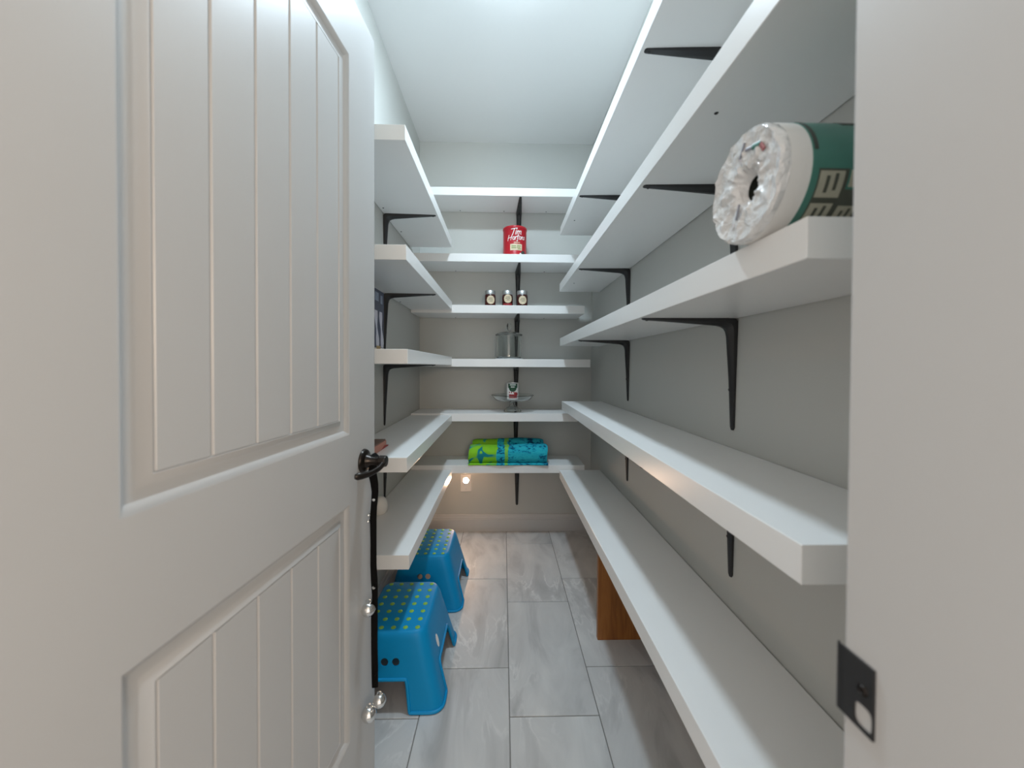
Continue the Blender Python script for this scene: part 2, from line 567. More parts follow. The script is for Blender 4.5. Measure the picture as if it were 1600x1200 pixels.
def bracket(parent, x, y, z, rz, bright=False):
    b = link('bracket', BR, parent, (x, y, z))
    b.rotation_euler = (0, 0, rz)
    b['label'] = 'black L-shaped shelf bracket'
    s = link('screw', SCD, b, (.236, 0, -.0054)); s.rotation_euler = (math.pi, 0, 0)
    s = link('screw', SC if bright else SCD, b, (.0096, -.002, -.19)); s.rotation_euler = (0, math.pi/2, 0)
def shelf(label, group, x0, x1, y0, y1, z, brs=(), dots=()):
    r = thing('wall_shelf', label, 'shelf', ((x0+x1)/2, (y0+y1)/2, z-T), 0, group)
    ox, oy, oz = r.location
    MB().box(x0-ox, x1-ox, y0-oy, y1-oy, 0, T, .0012, 2).build('board', 'shelf', r)
    for x, y, rz, br in brs:
        bracket(r, x-ox, y-oy, 0, rz, br)
    for x, y in dots:
        link('screw', SCS, r, (x-ox, y-oy, 0))
    return r
PI = math.pi
gL, gB, gR = 'white shelves on the left wall', 'white shelves on the back wall', 'white shelves on the right wall'
ordn = ['topmost', 'second from the top', 'middle', 'second from the bottom', 'lowest']
LZ = [(1.939, 1.2263, 2.3202), (1.5561, 1.2416, 2.338), (1.2123, 1.2603, 2.338), (.8476, 1.2521, 2.338), (.5038, 1.280, 2.338)]
Ltxt = ['white floating shelf high on the left wall, topmost of the five there',
        'white left wall shelf second from the top, above the blue and white box',
        'white left wall shelf at eye level carrying the blue and white box',
        'white left wall shelf beside the door handle, carrying the red card box',
        'lowest white left wall shelf, directly over the blue step stools']
for k, (z, n, f) in enumerate(LZ):
    br = [(XL+.001, 1.832, 0, False)] if k < 4 else []
    dots = [(-.561, 1.753), (-.561, 2.057)] if k == 0 else [(-.567, 2.06)] if k == 1 else []
    sh = shelf(Ltxt[k], gL, XL+.0028, XL+SD, n, f, z, br, dots)
BZ = [(2.2718, -.578, .518), (1.8598, -.579, .515), (1.5385, -.579, .5115), (1.2011, -.548, .5506), (.8572, -.579, .52), (.530, -.579, .518)]
Btxt = ['topmost white shelf on the back wall, empty, just below the ceiling',
        'white back wall shelf carrying the red coffee can',
        'white back wall shelf carrying the row of three jam jars',
        'white back wall shelf carrying the lidded glass canister',
        'white back wall shelf carrying the glass cake stand',
        'lowest white back wall shelf, carrying the rolled beach towel']
BX = [.104, .099, .094, .0895, .0895, .099]
for k, (z, a, b) in enumerate(BZ):
    dots = [(-.30, 2.575), (0, 2.575), (.29, 2.575)] if k == 0 else [(-.33, 2.575), (.28, 2.575)] if k in (1, 2) else []
    shelf(Btxt[k], gB, a, b, YB-SD, YB-.0028, z, [(BX[k], YB-.001, -PI/2, k in (0,))], dots)
RZ = [(2.0411, .452, 2.372, SD), (1.6857, .469, 2.389, SD), (1.3355, .4346, 2.3582, SD), (.9385, .445, 2.3204, .252), (.5009, .44, 2.338, SD)]
Rtxt = ['topmost white shelf on the right wall, running up out of the picture',
        'white right wall shelf second from the top, above the paper towel roll',
        'white right wall shelf carrying the wrapped paper towel roll',
        'white right wall shelf fourth from the top, empty, above the long low bench shelf',
        'lowest white right wall shelf, propped on the brown wooden board']
for k, (z, n, f, d) in enumerate(RZ):
    br = [(XR-.001, y, PI, False) for y in (.985, 1.825)] if k < 4 else []
    dots = {0: [(.403, 2.13)], 1: [(.405, 2.14), (.400, .70)]}.get(k, [])
    shelf(Rtxt[k], gR, XR-d, XR-.0028, n, f, z, br, dots)

# wooden board propping the lowest right shelf
sup = MB().box(-.106, .106, -.011, .011, 0, .4499, .0012).build('support_board', 'wood')
sup.location = (.5095, 1.558, 0)
tag(sup, 'orange brown plywood board standing on the tiles under the lowest right shelf', 'board')

# ---------------------------------------------------------------- ceiling lamp (just above the picture) and night light
lamp = thing('ceiling_lamp', 'round flush ceiling lamp with a glowing shallow dome, above the aisle', 'lamp', (.02, 1.34, ZC))
MB().lathe([(.098, 0), (.098, -.012), (.094, -.018), (.078, -.020)], n=40).build('lamp_base', 'ceramic', lamp, True)
MB().lathe([(.076, -.018), (.0762, -.021), (.0725, -.027), (.059, -.0325), (.036, -.036), (.012, -.0374), (0, -.038)], n=40).build('lamp_dome', 'globe', lamp, True)

hall = thing('hall_fill_lamp', 'added warm fill lamp with a globe on a stand, out of view in the hall', 'lamp', (.48, -1.25, 0))  # unseen lamp, added as warm fill for the shelf ends facing the doorway
MB().lathe([(.14, 0), (.14, .012), (.125, .020), (.012, .030), (.011, 1.24), (.05, 1.255), (.06, 1.28)], n=32).build('fill_lamp_stand', 'bronze', hall, True)
MB().lathe([(.14*math.sin(math.pi*k/14)+1e-6*(k in (0, 14)), 1.40-.14*math.cos(math.pi*k/14)) for k in range(15)], n=28).build('globe', 'fill_globe', hall, True)
struct(MB().box(XL-1.2, XR+1.2, -2.6, YF0, ZC, ZC+.12).build('ceiling_1', 'ceiling'))

nl = thing('night_light_outlet', 'white wall outlet cover with a glowing night light under the back shelf', 'night light', (-.257, YB, .337))
MB().box(-.0375, .0375, -.006, 0, -.0595, .0595, .003, 2).build('cover_plate', 'plate', nl)
hood = MB()
hood.lathe([(.024, -.0055), (.024, -.014), (.0205, -.018), (.0205, -.0055)], (0, 0, .024), 28, 'Y', closed=True)
hood.build('hood', 'plate', nl, True)
MB().lathe([(0, -.0165), (.008, -.0158), (.0135, -.0125), (.0160, -.0055)], (0, 0, .018), 24, 'Y').build('glowing_lens', 'led', nl, True)
MB().lathe([(0, -.0078), (.0028, -.0074), (.0038, -.006)], (0, 0, -.040), 12, 'Y').build('screw', 'steel', nl, True)

# ---------------------------------------------------------------- red coffee can
def text_pts(s, size, shear=0, bold=0):
    cu = bpy.data.curves.new('t', 'FONT')
    cu.body = s
    cu.size = size
    cu.align_x = 'CENTER'
    cu.align_y = 'CENTER'
    cu.shear = shear
    cu.offset = bold
    cu.resolution_u = 3
    o = bpy.data.objects.new('t', cu)
    C.objects.link(o)
    dg = bpy.context.evaluated_depsgraph_get()
    me = o.evaluated_get(dg).to_mesh()
    V = [tuple(v.co) for v in me.vertices]
    F = [tuple(p.vertices) for p in me.polygons]
    o.evaluated_get(dg).to_mesh_clear()
    bpy.data.objects.remove(o)
    bpy.data.curves.remove(cu)
    return V, F
def wrap(V, F, R, u0, z0, sx=1, sz=1, tilt=0):
    # bend flat outlines round a vertical cylinder facing -y
    out = []
    for x, y, _ in V:
        X, Z_ = x*sx, y*sz+x*sx*tilt
        t = (u0+X)/R
        out.append((R*math.sin(t), -R*math.cos(t), z0+Z_))
    m = MB()
    vs = [m.bm.verts.new(v) for v in out]
    for f in F:
        try:
            m.bm.faces.new([vs[i] for i in f])
        except ValueError:
            pass
    return m
def patch(R, u0, u1, z0, z1, th=.0006, n=8, rnd=0):
    m = MB()
    ro, ri = R+th, R-.0006
    for k in range(n):
        a, b = u0+(u1-u0)*k/n, u0+(u1-u0)*(k+1)/n
        for (p, q) in (((a, z0), (b, z1)),):
            vs = []
            for rr in (ro, ri):
                for (u, z) in ((a, z0), (b, z0), (b, z1), (a, z1)):
                    t = u/R
                    vs.append(m.bm.verts.new((rr*math.sin(t), -rr*math.cos(t), z)))
            for f in ((0, 1, 2, 3), (7, 6, 5, 4), (0, 4, 5, 1), (2, 6, 7, 3)) + (((0, 3, 7, 4),) if k == 0 else ()) + (((1, 5, 6, 2),) if k == n-1 else ()):
                m.bm.faces.new([vs[i] for i in f])
    return m
def disc_patch(R, u0, z0, r, th=.001, n=24, scal=0):
    m = MB()
    def at(u, z, rr):
        t = u/R
        return m.bm.verts.new((rr*math.sin(t), -rr*math.cos(t), z))
    rim, rim2 = [], []
    for k in range(n):
        t = 2*math.pi*k/n
        q = r*(1+scal*math.cos(12*t))
        rim.append(at(u0+q*math.cos(t), z0+q*math.sin(t), R+th))
        rim2.append(at(u0+q*math.cos(t), z0+q*math.sin(t), R-.0004))
    inner = [at(u0+r*.5*math.cos(2*math.pi*k/n), z0+r*.5*math.sin(2*math.pi*k/n), R+th) for k in range(n)]
    c = at(u0, z0, R+th)
    for k in range(n):
        j = (k+1) % n
        m.bm.faces.new((rim[k], rim[j], rim2[j], rim2[k]))
        m.bm.faces.new((rim[k], rim[j], inner[j], inner[k]))
        m.bm.faces.new((inner[k], inner[j], c))
    return m
R_ = .0772
can = thing('coffee_can', 'big red coffee can with white script lettering on a back shelf', 'can', (.072, 2.452, 1.8598))
MB().lathe([(.0755, 0), (.0772, .002), (.0772, .0055), (.076, .007), (.076, .177), (.0772, .1785), (.0772, .182)], n=48).build('can_body', 'red', can, True)
MB().lathe([(.0786, .180), (.0792, .182), (.0792, .190), (.0775, .1925), (.071, .1925), (.070, .190), (0, .190)], n=48).build('lid', 'red', can, True)
RR = .0766
def ell(cx_, cy_, rx, ry, n=12):
    return [(cx_+rx*math.cos(2*math.pi*k/n), cy_+ry*math.sin(2*math.pi*k/n)) for k in range(n+1)]
GLY = {'T': (.78, [[(0, .90), (.95, 1.0)], [(.52, .95), (.30, 0)]]),
       'i': (.27, [[(.06, .60), (-.02, 0)], [(.10, .82), (.11, .88)]]),
       'm': (.80, [[(.02, .6), (-.06, 0)], [(-.02, .34), (.20, .58), (.30, .50), (.24, 0)], [(.27, .34), (.50, .58), (.62, .50), (.56, .06), (.68, .03)]]),
       'H': (.95, [[(.12, 1), (-.05, -.06)], [(.78, 1.02), (.60, 0)], [(-.02, .42), (.80, .56)]]),
       'o': (.54, [ell(.22, .29, .20, .29)]),
       'r': (.37, [[(.02, .6), (-.05, 0)], [(-.02, .36), (.14, .57), (.29, .54)]]),
       't': (.36, [[(.16, .98), (.03, .10), (.16, .0)], [(-.12, .62), (.38, .72)]]),
       'n': (.50, [[(.02, .6), (-.05, 0)], [(-.02, .34), (.22, .58), (.33, .48), (.27, .05), (.38, .03)]]),
       's': (.40, [[(.32, .52), (.16, .60), (.06, .48), (.25, .28), (.22, .06), (-.02, .05)]])}
def script_word(word, h, w, u0, z0):
    V, F = [], []
    x = 0
    strokes = []
    for ch in word:
        adv, st_ = GLY[ch]
        strokes += [[(x+px+.12*py, py) for px, py in pl] for pl in st_]
        x += adv
    for pl in strokes:
        K_ = [((px-x/2)*h, (py-.45)*h) for px, py in pl]
        P_ = [K_[0]]
        for p, q in zip(K_, K_[1:]):
            nn = max(1, int(math.hypot(q[0]-p[0], q[1]-p[1])/.005))
            P_ += [(p[0]+(q[0]-p[0])*j/nn, p[1]+(q[1]-p[1])*j/nn) for j in range(1, nn+1)]
        for (ax_, ay), (bx_, by_) in zip(P_, P_[1:]):
            L_ = math.hypot(bx_-ax_, by_-ay) or 1
            nx_, ny = -(by_-ay)/L_*w, (bx_-ax_)/L_*w
            k = len(V)
            V += [(ax_+nx_, ay+ny, 0), (ax_-nx_, ay-ny, 0), (bx_-nx_, by_-ny, 0), (bx_+nx_, by_+ny, 0)]
            F.append((k, k+1, k+2, k+3))
        for ax_, ay in P_:
            k = len(V)
            V += [(ax_+w*math.cos(q*math.pi/4), ay+w*math.sin(q*math.pi/4), 0) for q in range(8)]
            F.append(tuple(range(k, k+8)))
    m = wrap(V, F, RR, u0, z0, 1, 1, .07)
    return m.build('lettering', 'white', can)
script_word('Tim', .040, .0021, .008, .1535)
script_word('Hortons', .0325, .0019, .011, .1180)
leaf = [(0, 1), (.18, .55), (.5, .7), (.42, .25), (.95, .3), (.6, -.1), (.75, -.35), (.1, -.3), (.06, -.8), (-.06, -.8), (-.1, -.3), (-.75, -.35), (-.6, -.1), (-.95, .3), (-.42, .25), (-.5, .7), (-.18, .55)]
wrap([(x*.0062, y*.0062, 0) for x, y in leaf], [tuple(range(len(leaf)))], RR, .013, .0945).build('leaf_mark', 'white', can)
V, F = text_pts('ORIGINAL', .0085, 0, .0004)
wrap(V, F, RR, .012, .0840, 1.05, 1).build('lettering', 'cream', can)
patch(RR-.0004, -.032, .046, .035, .0755).build('label_panel', 'cream', can)
for u0, u1, z0, z1 in ((-.024, .006, .058, .066), (-.024, .006, .046, .055), (.012, .038, .060, .067), (.010, .034, .050, .057), (.016, .040, .041, .047)):
    patch(RR, u0, u1, z0, z1, .0007, 5).build('print_bar', 'olive', can)
disc_patch(RR, .056, .019, .0165).build('cup_picture', 'ink', can)
disc_patch(RR, .036, .012, .0075).build('saucer_picture', 'white', can)
patch(RR-.0002, -.040, .010, .004, .011).build('label_foot', 'cream', can)

# ---------------------------------------------------------------- three jam jars
def jar(x, label):
    j = thing('jam_jar', label, 'jar', (x, 2.420, 1.5385), 0, 'jam jars in a row')
    MB().lathe([(0, 0), (.030, 0), (.0345, .004), (.0352, .012), (.0352, .070), (.0325, .079), (.0305, .083)], n=32).build('jar_body', 'jam', j, True)
    MB().lathe([(.0318, .078), (.0335, .079), (.0335, .100), (.0325, .1015), (.0325, .1030), (.030, .1050), (0, .1050)], n=36).build('lid', 'lidsteel', j, True)
    return j
for x, u, z, tz, lab in ((-.0868, .005, .042, .0, 'silver-lidded dark jam jar, left one of the three, round cream label'),
                         (.0251, .003, .050, .1, 'silver-lidded dark jam jar, middle one of the three, red band below its label'),
                         (.1207, .002, .042, -.1, 'silver-lidded dark jam jar, right one of the three, in front of the black bracket')):
    j = jar(x, lab)
    j.rotation_euler = (0, 0, -math.atan2(x, 2.42)*.3)
    disc_patch(.0353, u, z, .0270, .0007, 48, .03).build('round_label', 'cream', j)
    for q, (a, b, zz) in enumerate(((-.012, .012, .009), (-.016, .014, .0), (-.008, .010, -.010))):
        patch(.0357, u+a, u+b, z+zz, z+zz+.0028, .0006, 4).build('label_print', 'ink', j)
    if z > .045:
        patch(.0352, -.032, .032, .004, .020, .0006, 10).build('label_band', 'crimson', j)

# ---------------------------------------------------------------- glass canister
cn = thing('glass_canister', 'clear glass canister with a flanged lid and knob on a back shelf', 'canister', (.036, 2.470, 1.2011))
MB().lathe([(0, .0065), (.080, .0065), (.0815, .010), (.0815, .016), (.0815, .150), (.0835, .156), (.0805, .156), (.0785, .150), (.0785, .016), (.074, .011), (0, .011)], n=48).build('canister_body', 'glass', cn, True)
MB().lathe([(0, 0), (.088, 0), (.0935, .002), (.0935, .0055), (.090, .0062), (0, .0062)], n=48).build('base_plate', 'frost', cn, True)
MB().lathe([(0, .161), (.070, .161), (.074, .1565), (.087, .1568), (.090, .161), (.088, .166), (.072, .174), (.045, .181), (.018, .186), (.010, .191), (.011, .200), (.0175, .211), (.0195, .222), (.016, .232), (.009, .238), (0, .239)], n=48).build('canister_lid', 'glass', cn, True)
MB().box(-.0105, -.0055, -.0215, -.0198, .210, .236, .0008).build('price_tab', 'ink', cn)

# ---------------------------------------------------------------- cake stand and the can on it
cs = thing('cake_stand', 'footed clear glass cake stand with upturned rim under a food can', 'cake stand', (.062, 2.457, .8572))
MB().lathe([(.0145, .070), (.0145, .048), (.020, .036), (.036, .024), (.050, .010), (.054, 0), (.058, 0), (.0585, .004), (.054, .012), (.040, .024), (.024, .034), (.0185, .046), (.0185, .060), (.026, .070), (.060, .0735), (.108, .0750), (.124, .086), (.139, .107),
            (.1415, .1085), (.1405, .111), (.137, .111), (.120, .092), (.106, .0805), (.060, .0795), (0, .0795)], n=64).build('stand', 'glass', cs, True)
fc = thing('food_can', 'small white tin can with green and red label on the cake stand', 'can', (.062, 2.447, .9368))
MB().lathe([(.0365, 0), (.0378, .0015), (.0378, .004), (.0370, .005), (.0370, .108), (.0378, .109), (.0378, .1125), (.0362, .1125), (.0355, .1095), (0, .1095)], n=40).build('can_body', 'steel', fc, True)
MB().lathe([(.0372, .0055), (.0374, .0055), (.0374, .1075), (.0372, .1075)], n=40, closed=True).build('paper_label', 'white', fc, True)
patch(.0375, -.033, .033, .078, .106).build('green_panel', 'darkgreen', fc)
disc_patch(.0374, 0, .079, .026).build('green_panel', 'darkgreen', fc)
for u0, u1, z0, z1 in ((-.020, .020, .096, .1005), (-.013, .013, .0865, .0885), (-.013, .013, .0815, .0835)):
    patch(.0382, u0, u1, z0, z1, .0006, 6).build('print_bar', 'white', fc)
patch(.0374, -.026, .030, .016, .037, .0009, 12).build('bean_picture', 'crimson', fc)
patch(.0374, .008, .036, .030, .048, .0008, 8).build('bean_picture', 'crimson', fc)
for u in (-.022, -.008, .008, .020):
    disc_patch(.0377, u, .049, .0042).build('bean_picture', 'crimson', fc)

# ---------------------------------------------------------------- rolled beach towel
def towel():
    t = thing('beach_towel', 'rolled beach towel in lime green and turquoise on the lowest back shelf', 'towel', (.034, 2.440, .530))
    def roll(x0, x1, cy_, cz_, ry, rz, seed, ex=2.6, floor_=0.0):
        m = MB()
        rnd = random.Random(seed)
        ph = [rnd.uniform(0, 6.28) for _ in range(6)]
        nx, na = 40, 40
        rings = []
        for i in range(nx+1):
            f = i/nx
            x = x0+(x1-x0)*f
            e = min(1, min(f, 1-f)*18)
            k = .90+.10*math.sqrt(max(0, e))
            k *= 1+.025*math.sin(9*f+ph[0])+.015*math.sin(23*f+ph[1])
            ring = []
            for j in range(na):
                a = 2*math.pi*j/na
                c_, s_ = math.cos(a), math.sin(a)
                y = cy_+ry*k*math.copysign(abs(c_)**(2/ex), c_)
                z = cz_+rz*k*math.copysign(abs(s_)**(2/ex), s_)*(1+.03*math.sin(3*a+7*f+ph[2]))
                z += .004*math.sin(5*f+ph[3])*max(0, s_)
                ring.append((x+.004*math.sin(2*a+ph[4]), y, max(floor_, z)))
            rings.append(ring)
        m.loops(rings, cap=True)
        return m
    roll(-.250, .250, -.012, .058, .088, .058, 3).build('rolled_cloth', 'towel', t, True)
    roll(-.232, .238, .052, .082, .058, .058, 8, 2.4, .03).build('inner_fold', 'towel', t, True)
    # flap edge lying along the front foot of the roll
    m2 = MB()
    rings = []
    for i in range(31):
        f = i/30
        x = -.252+.504*f
        w = .004*math.sin(11*f)
        rings.append([(x, -.104+w, .0005), (x, -.106+w, .006), (x, -.098+w, .011), (x, -.07, .012), (x, -.07, .0005)])
    m2.loops(rings, cap=True).build('hem', 'towel', t, True)
towel()

# ---------------------------------------------------------------- wrapped paper towel roll
pt = thing('paper_towel_roll', 'large white paper towel roll in plastic with a teal printed band', 'paper towels', (.480, .528, 1.3355))
r, L0, L1 = .0775, -.139, .135
cz_ = r
def cyl_x(m, prof, n=56, cap=False):
    return m.lathe([(q, x) for q, x in prof], (0, 0, cz_), n, 'X', cap=cap)
cyl_x(MB(), [(r-.001, L0+.006), (r, L0+.012), (r, L1-.012), (r-.004, L1-.003), (.060, L1), (.024, L1), (.024, L0+.02), (.030, L0+.008), (.060, L0+.006), (r-.001, L0+.006)]).build('paper_roll', 'paper', pt, True)
# crinkled end wrap gathered into the core
m = MB()
rnd = random.Random(5)
n, rings = 72, []
for q, x in ((1.002, .010), (.995, .003), (.95, -.001), (.86, .001), (.74, .002), (.62, .001), (.50, .003), (.44, .002), (.38, .003), (.32, .006), (.27, .014), (.22, .020)):
    ring = []
    for k in range(n):
        a = 2*math.pi*k/n
        w = (rnd.uniform(-1, 1)*.0016+.0012*math.sin(9*a+6*q)+.0010*math.sin(17*a-4*q)) if .3 < q < .98 else 0
        rr = r*q*(1+(rnd.uniform(-.006, .006) if q < .97 else rnd.uniform(-.004, .007)))
        ring.append((L0+x+w, rr*math.cos(a), cz_+rr*math.sin(a)))
    rings.append(ring)
m.loops(rings).build('end_wrap', 'film', pt, True)
cyl_x(MB(), [(.030, L0+.0135), (.0232, L0+.016), (.0232, L0+.07), (0, L0+.07)], 28).build('core_hole', 'ink', pt, True)
E_ = .0006
def xpatch(x0, x1, a0, a1, mname, name, lift=.0008, n=10):
    # patch on the roll: angles in degrees from straight toward the camera side (-y), upward positive
    mm = MB()
    ra, rb = [], []
    for k in range(n+1):
        a = math.radians(a0+(a1-a0)*k/n)
        p = lambda x, rr: (x, -rr*math.cos(a), cz_+rr*math.sin(a))
        ra.append([p(x0, r+lift), p(x1, r+lift), p(x1, r-.0004), p(x0, r-.0004)])
    mm.loops(ra, cap=True)
    return mm.build(name, mname, pt, True)
cyl_x(MB(), [(r+.0001, -.102), (r+E_, -.1015), (r+E_, .10), (r+.0001, .1005)]).build('printed_band', 'teal', pt, True)
xpatch(-.0995, -.0945, 8, 56, 'ink', 'print_edge', .0011)
xpatch(-.0555, .09, -85, -26, 'greyfilm', 'print_panel', .0010)
xpatch(-.0930, -.055, -85, -9, 'greyfilm', 'print_panel', .0010)
for x0, x1, a0, a1 in ((-.091, -.060, -33, -11), (-.052, -.028, -24, -10), (-.091, -.062, -62, -38), (-.054, -.030, -56, -40)):
    xpatch(x0, x1, a0, a1, 'creamfilm', 'print_letter', .0013, 6)
    w = x1-x0
    xpatch(x0+w*.28, x0+w*.42, a0+4, a1-4, 'greyfilm', 'print_letter', .0016, 5)
    xpatch(x0+w*.62, x0+w*.76, a0+6, a1-2, 'greyfilm', 'print_letter', .0016, 5)
xpatch(-.046, -.01, 44, 58, 'ink', 'print_spot', .0011)
ENDP = ((.0068, .121, -.0042, .1385, 'lilac', .0026), (-.006, .127, -.0209, .1227, 'lilac', .0024), (-.0209, .1227, -.0363, .1188, 'teal', .0036), (-.037, .118, -.0438, .1068, 'faded', .0032), (.0135, .036, .0060, .056, 'lilac', .0028))
# small coloured print on the end wrap
for (y0, z0, y1, z1, mn, wd_) in ENDP:
    d = Vector((0, y1-y0, z1-z0)).normalized()
    MB().tube([(L0-.0005, y0, z0), (L0-.0005, y1, z1)], wd_, 8, .3, side=(0, -d.z, d.y)).build('end_print', mn, pt, True)

# ---------------------------------------------------------------- two blue step stools
HT = .247
LONG = (0, 2)
def stool_meshes():
    tx, ty, bx, by = .113, .153, .181, .193
    def half(z):
        f = z/HT
        return bx+(tx-bx)*f, by+(ty-by)*f
    zs = [0, .022, .055, .104, .125, .175, .225, .238, .2445, .247]
    ins = [0, 0, 0, 0, 0, 0, 0, .002, .0065, .014]
    cr = .040
    bm = bmesh.new()
    def ring(z, inset):
        hx, hy = half(min(z, .238))
        hx, hy = hx-inset, hy-inset
        c = cr-inset*.6
        out = []
        fr = (-.62, -.36, 0, .36, .62)
        gap = .345
        def side(p0, p1):
            return [p0.lerp(p1, (t+1)/2) for t in (-.9, -.62, -.36, 0, .36, .62, .9)]
        corners = [(1, -1, -90), (1, 1, 0), (-1, 1, 90), (-1, -1, 180)]
        for k, (sx_, sy_, a0) in enumerate(corners):
            ctr = Vector((sx_*(hx-c), sy_*(hy-c)))
            for q in range(5):
                a = math.radians(a0+90*q/4)
                out.append((ctr+Vector((c*math.cos(a), c*math.sin(a))), None))
            nx_ = corners[(k+1) % 4]
            p0 = ctr+Vector((c*math.cos(math.radians(a0+90)), c*math.sin(math.radians(a0+90))))
            p1 = Vector((nx_[0]*(hx-c), nx_[1]*(hy-c)))+Vector((c*math.cos(math.radians(nx_[2])), c*math.sin(math.radians(nx_[2]))))
            for t in (.15, .245, .30, .5, .70, .755, .85):
                out.append((p0.lerp(p1, t), (k, t)))
        return out
    R = []
    info = None
    for z, i in zip(zs, ins):
        rg = ring(z, i)
        info = [t for _, t in rg]
        R.append([bm.verts.new((p.x, p.y, z)) for p, _ in rg])
    n = len(info)
    def cut(j, lev):
        a, b = info[j], info[(j+1) % n]
        if a is None or b is None or a[0] != b[0]:
            return False
        t0, t1 = a[1], b[1]
        # the openings of the two long sides are wider than those of the ends
        lo, hi = (.15, .85) if a[0] in LONG else (.245, .755)
        return lev < 3 and t0 >= lo-1e-6 and t1 <= hi+1e-6
    for lev in range(len(R)-1):
        for j in range(n):
            if cut(j, lev):
                continue
            bm.faces.new((R[lev][j], R[lev][(j+1) % n], R[lev+1][(j+1) % n], R[lev+1][j]))
    bm.faces.new(R[-1])
    bmesh.ops.recalc_face_normals(bm, faces=bm.faces)
    loose = [v for v in bm.verts if not v.link_faces]
    bmesh.ops.delete(bm, geom=loose, context='VERTS')
    # boundary loop for the rolled lip
    be = [e for e in bm.edges if len(e.link_faces) == 1]
    nb = {}
    for e in be:
        a, b = e.verts
        nb.setdefault(a, []).append(b)
        nb.setdefault(b, []).append(a)
    start = be[0].verts[0]
    loop, prev, cur = [start], None, start
    while True:
        nx = [v for v in nb[cur] if v is not prev][0]
        if nx is start:
            break
        loop.append(nx)
        prev, cur = cur, nx
    pts = [v.co.copy() for v in loop]
    # round the corners of the path
    for _ in range(2):
        q = []
        for k in range(len(pts)):
            a, b = pts[k], pts[(k+1) % len(pts)]
            q += [a.lerp(b, .25), a.lerp(b, .75)]
        pts = q
    for p in pts:
        p.z = max(p.z, .0055)
    me = bpy.data.meshes.new('stool_body')
    bm.to_mesh(me)
    bm.free()
    o = bpy.data.objects.new('tmp', me)
    C.objects.link(o)
    sol = o.modifiers.new('s', 'SOLIDIFY')
    sol.thickness = .0032
    sol.offset = -1
    cut_ = MB()
    for sx_ in (-.019, .019):
        for y in (-1, 1):
            cut_.lathe([(.0125, y*.10), (.0125, y*.30)], (sx_, 0, .1565), 24, 'Y')
    co = cut_.build('tmp2', 'hole')
    bo = o.modifiers.new('b', 'BOOLEAN')
    bo.operation = 'DIFFERENCE'
    bo.object = co
    bo.solver = 'EXACT'
    dg = bpy.context.evaluated_depsgraph_get()
    me2 = bpy.data.meshes.new_from_object(o.evaluated_get(dg))
    bpy.data.objects.remove(o)
    bpy.data.objects.remove(co)
    me2.name = 'stool_body'
    me2.materials.clear()
    me2.materials.append(M['blue'])
    me2.polygons.foreach_set('use_smooth', [True]*len(me2.polygons))
    me2.set_sharp_from_angle(angle=math.radians(38))
    lip = MB().tube(pts+[pts[0], pts[1]], .0055, 8).mesh('rolled_lip', 'blue', True)
    dot = MB().lathe([(.0086, 0), (.0086, .0006), (.0076, .0014), (0, .0014)], n=16).mesh('grip_dot', 'green', True)
    return me2, lip, dot
SB, SL, SDOT = stool_meshes()
def stool(x, y, label):
    t = thing('step_stool', label, 'stool', (x, y, 0), 0, 'blue step stools')
    b = link('stool_body', SB, t)
    link('rolled_lip', SL, b)
    for i in range(5):
        for j in range(7):
            d = link('grip_dot', SDOT, t, ((i-2)*.0417, (j-3)*.0428, HT))
            d['label'] = 'lime green grip dot'
    return t
s1 = stool(-.3775, 1.417, 'nearer blue plastic step stool with lime dots and a white side sticker')
stool(-.3725, 1.927, 'farther blue plastic step stool, half under the lowest left shelf')
# oval sticker on the aisle side of the nearer stool
m = MB()
ax = Vector((.113-.181, 0, HT)).normalized()
nrm = Vector((HT, 0, .181-.113)).normalized()
ctr = Vector((.181+(.113-.181)*.150/HT, -.060, .150))+nrm*.0004
rg = [ctr+ax*(.023*math.sin(2*math.pi*k/24))+Vector((0, .013*math.cos(2*math.pi*k/24), 0)) for k in range(24)]
m.loops([rg, [p+nrm*.0006 for p in rg]], cap=True).build('sticker', 'white', s1)

# ---------------------------------------------------------------- strap of bells on the door lever
bs = thing('bell_strap', 'black nylon strap with silver jingle bells hanging from the door lever', 'bell strap', (-.3345, .965, .895))
ox, oy, oz = bs.location
path = [(-.3310, .966, .9060), (-.3345, .962, .8990), (-.3350, .960, .880), (-.3310, .962, .855), (-.3295, .964, .830), (-.3330, .965, .790), (-.3350, .966, .760), (-.3345, .966, .700),
        (-.3350, .967, .640), (-.3325, .966, .600), (-.3310, .966, .560), (-.3320, .965, .500), (-.3320, .965, .430), (-.3310, .965, .370), (-.3305, .965, .318)]
path = [(x-ox, y-oy, z-oz) for x, y, z in path]
wd = [.0085, .0105, .0105, .0100, .0085, .0080, .0085, .0078, .0080, .0085, .0075, .0085, .0082, .0085, .0078]
st = MB().tube(path, wd, 10, .17, side=(1, .25, 0)).tube([(-.3318-ox, .969-oy, .898-oz), (-.342-ox, .971-oy, .915-oz), (-.335-ox, .967-oy, .9275-oz), (-.324-ox, .962-oy, .921-oz), (-.3265-ox, .960-oy, .902-oz)], .009, 10, .18, side=(0, 1, 0))
st.build('strap', 'nylon', bs, True)
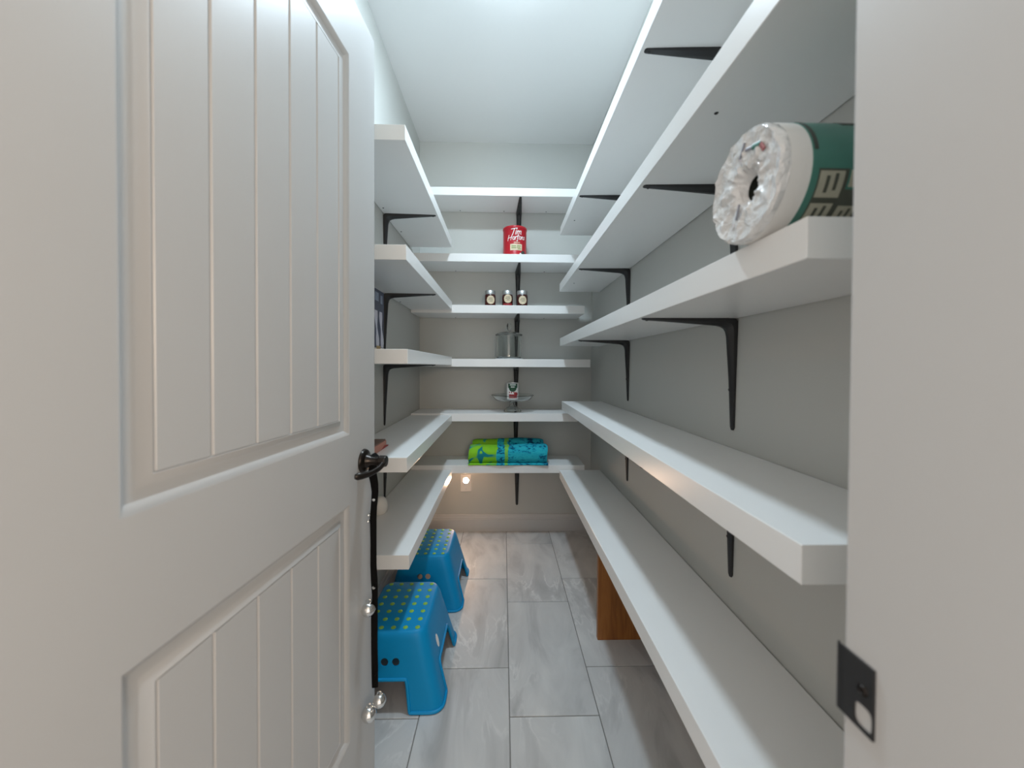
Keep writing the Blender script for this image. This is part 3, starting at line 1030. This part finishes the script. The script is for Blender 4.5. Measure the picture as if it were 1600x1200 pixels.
def bell(px, rad):
    x, y, z = px[0]-ox, px[1]-oy, px[2]-oz
    b = MB()
    b.lathe([(rad*math.sin(math.pi*k/12)*(1.04 if k == 6 else 1)+1e-6*(k in (0, 12)), rad*math.cos(math.pi*k/12)) for k in range(13)], (x, y, z), 24)
    b.tube([(x+.35*rad*math.cos(t), y, z+rad*1.12+.35*rad*math.sin(t)) for t in [2*math.pi*k/12 for k in range(13)]], rad*.09, 6, cap=False)
    o = b.build('bell', 'silver', bs, True)
    o['label'] = 'round silver jingle bell'
    MB().lathe([(rad*.12, -rad*.99), (rad*.24, -rad*.985), (rad*.12, -rad*1.0)], (x, y, z), 12, closed=True).build('bell_slot', 'hole', o, True)
bell((-.3440, .955, .530), .0175)
bell((-.3140, .950, .297), .0160)
bell((-.3390, .945, .267), .0180)
bell((-.3440, .958, .772), .0050)
bell((-.3450, .958, .756), .0045)
for z in (.810, .582):
    MB().lathe([(0, -.003), (.003, -.0025), (.0042, -.001)], (-.3325-ox, .962-oy, z-oz), 14, 'Y').build('rivet', 'silver', bs, True)
for z in (.585, .352):
    MB().tube([(-.3305-ox, .962-oy, z-oz), (-.3240-ox, .958-oy, z+.012-oz)], [.003, .0012], 8).build('clip', 'nylon', bs, True)

# ---------------------------------------------------------------- left shelf contents
bx = thing('printed_box', 'tall navy and white printed box half hidden behind the door', 'box', (-.549, 1.48, 1.2123))
MB().box(-.030, .030, -.15, .15, 0, .258, .001).build('carton', mat('navy_carton', (.020, .030, .075, 1), .4, noise=.6, scale=26), bx)
for y in (-.12, -.06, .0, .06, .118):
    q = MB()
    rg = []
    for k in range(9):
        f = k/8
        w = .014+.006*math.sin(9*f)
        o_ = .010*math.sin(4*f+1.2)
        rg.append([(.0302, y-w+o_, .020+.150*f), (.0302, y+w+o_, .020+.150*f), (.0296, y+w+o_, .020+.150*f), (.0296, y-w+o_, .020+.150*f)])
    q.loops(rg, cap=True).build('white_stripe', mat('lilac_white_print', (.58, .58, .66, 1), .45, noise=.1, scale=60), bx)
MB().box(.0296, .0303, -.15, .15, .004, .018).build('foot_print', 'plate', bx)
MB().box(.0300, .0307, .055, .105, .006, .026).build('tan_mark', mat('tan_print', (.42, .29, .12, 1), .5), bx)
for y, z, w in ((-.05, .205, .03), (.06, .21, .022), (.118, .205, .012)):
    MB().box(.0297, .0303, y-w, y+w, z, z+.035).build('pale_print', mat('grey_blue_print', (.22, .27, .36, 1), .45, noise=.5, scale=50), bx)

cb = thing('card_box', 'flat pink and red card packet with a brown top near the door handle', 'box', (-.505, 1.37, .8476))
MB().box(-.062, .062, -.080, .050, 0, .026, .001).build('tray', 'pinkcard', cb)
MB().box(-.063, .060, -.082, .046, .026, .031, .001).build('cover', 'brown', cb)
w_ = MB()
w_.loops([[(.062, -.01, .0005), (.062, .075, .0005), (.02, .075, .0005), (.02, -.01, .0005)], [(.060, -.02, .018), (.064, .072, .004), (.02, .072, .004), (.02, -.02, .018)]], cap=True)
w_.build('flap', 'redcard', cb)

wp = MB().lathe([(0, 0), (.026, 0), (.0315, .006), (.034, .022), (.033, .042), (.028, .058), (.018, .068), (.008, .0715), (0, .072)], n=36).build('ceramic_egg', 'ceramic', None, True)
wp.name = 'round_pot'
wp.location = (-.545, 1.655, .5038)
tag(wp, 'small rounded white pot on the lowest left shelf behind the bell strap', 'pot')
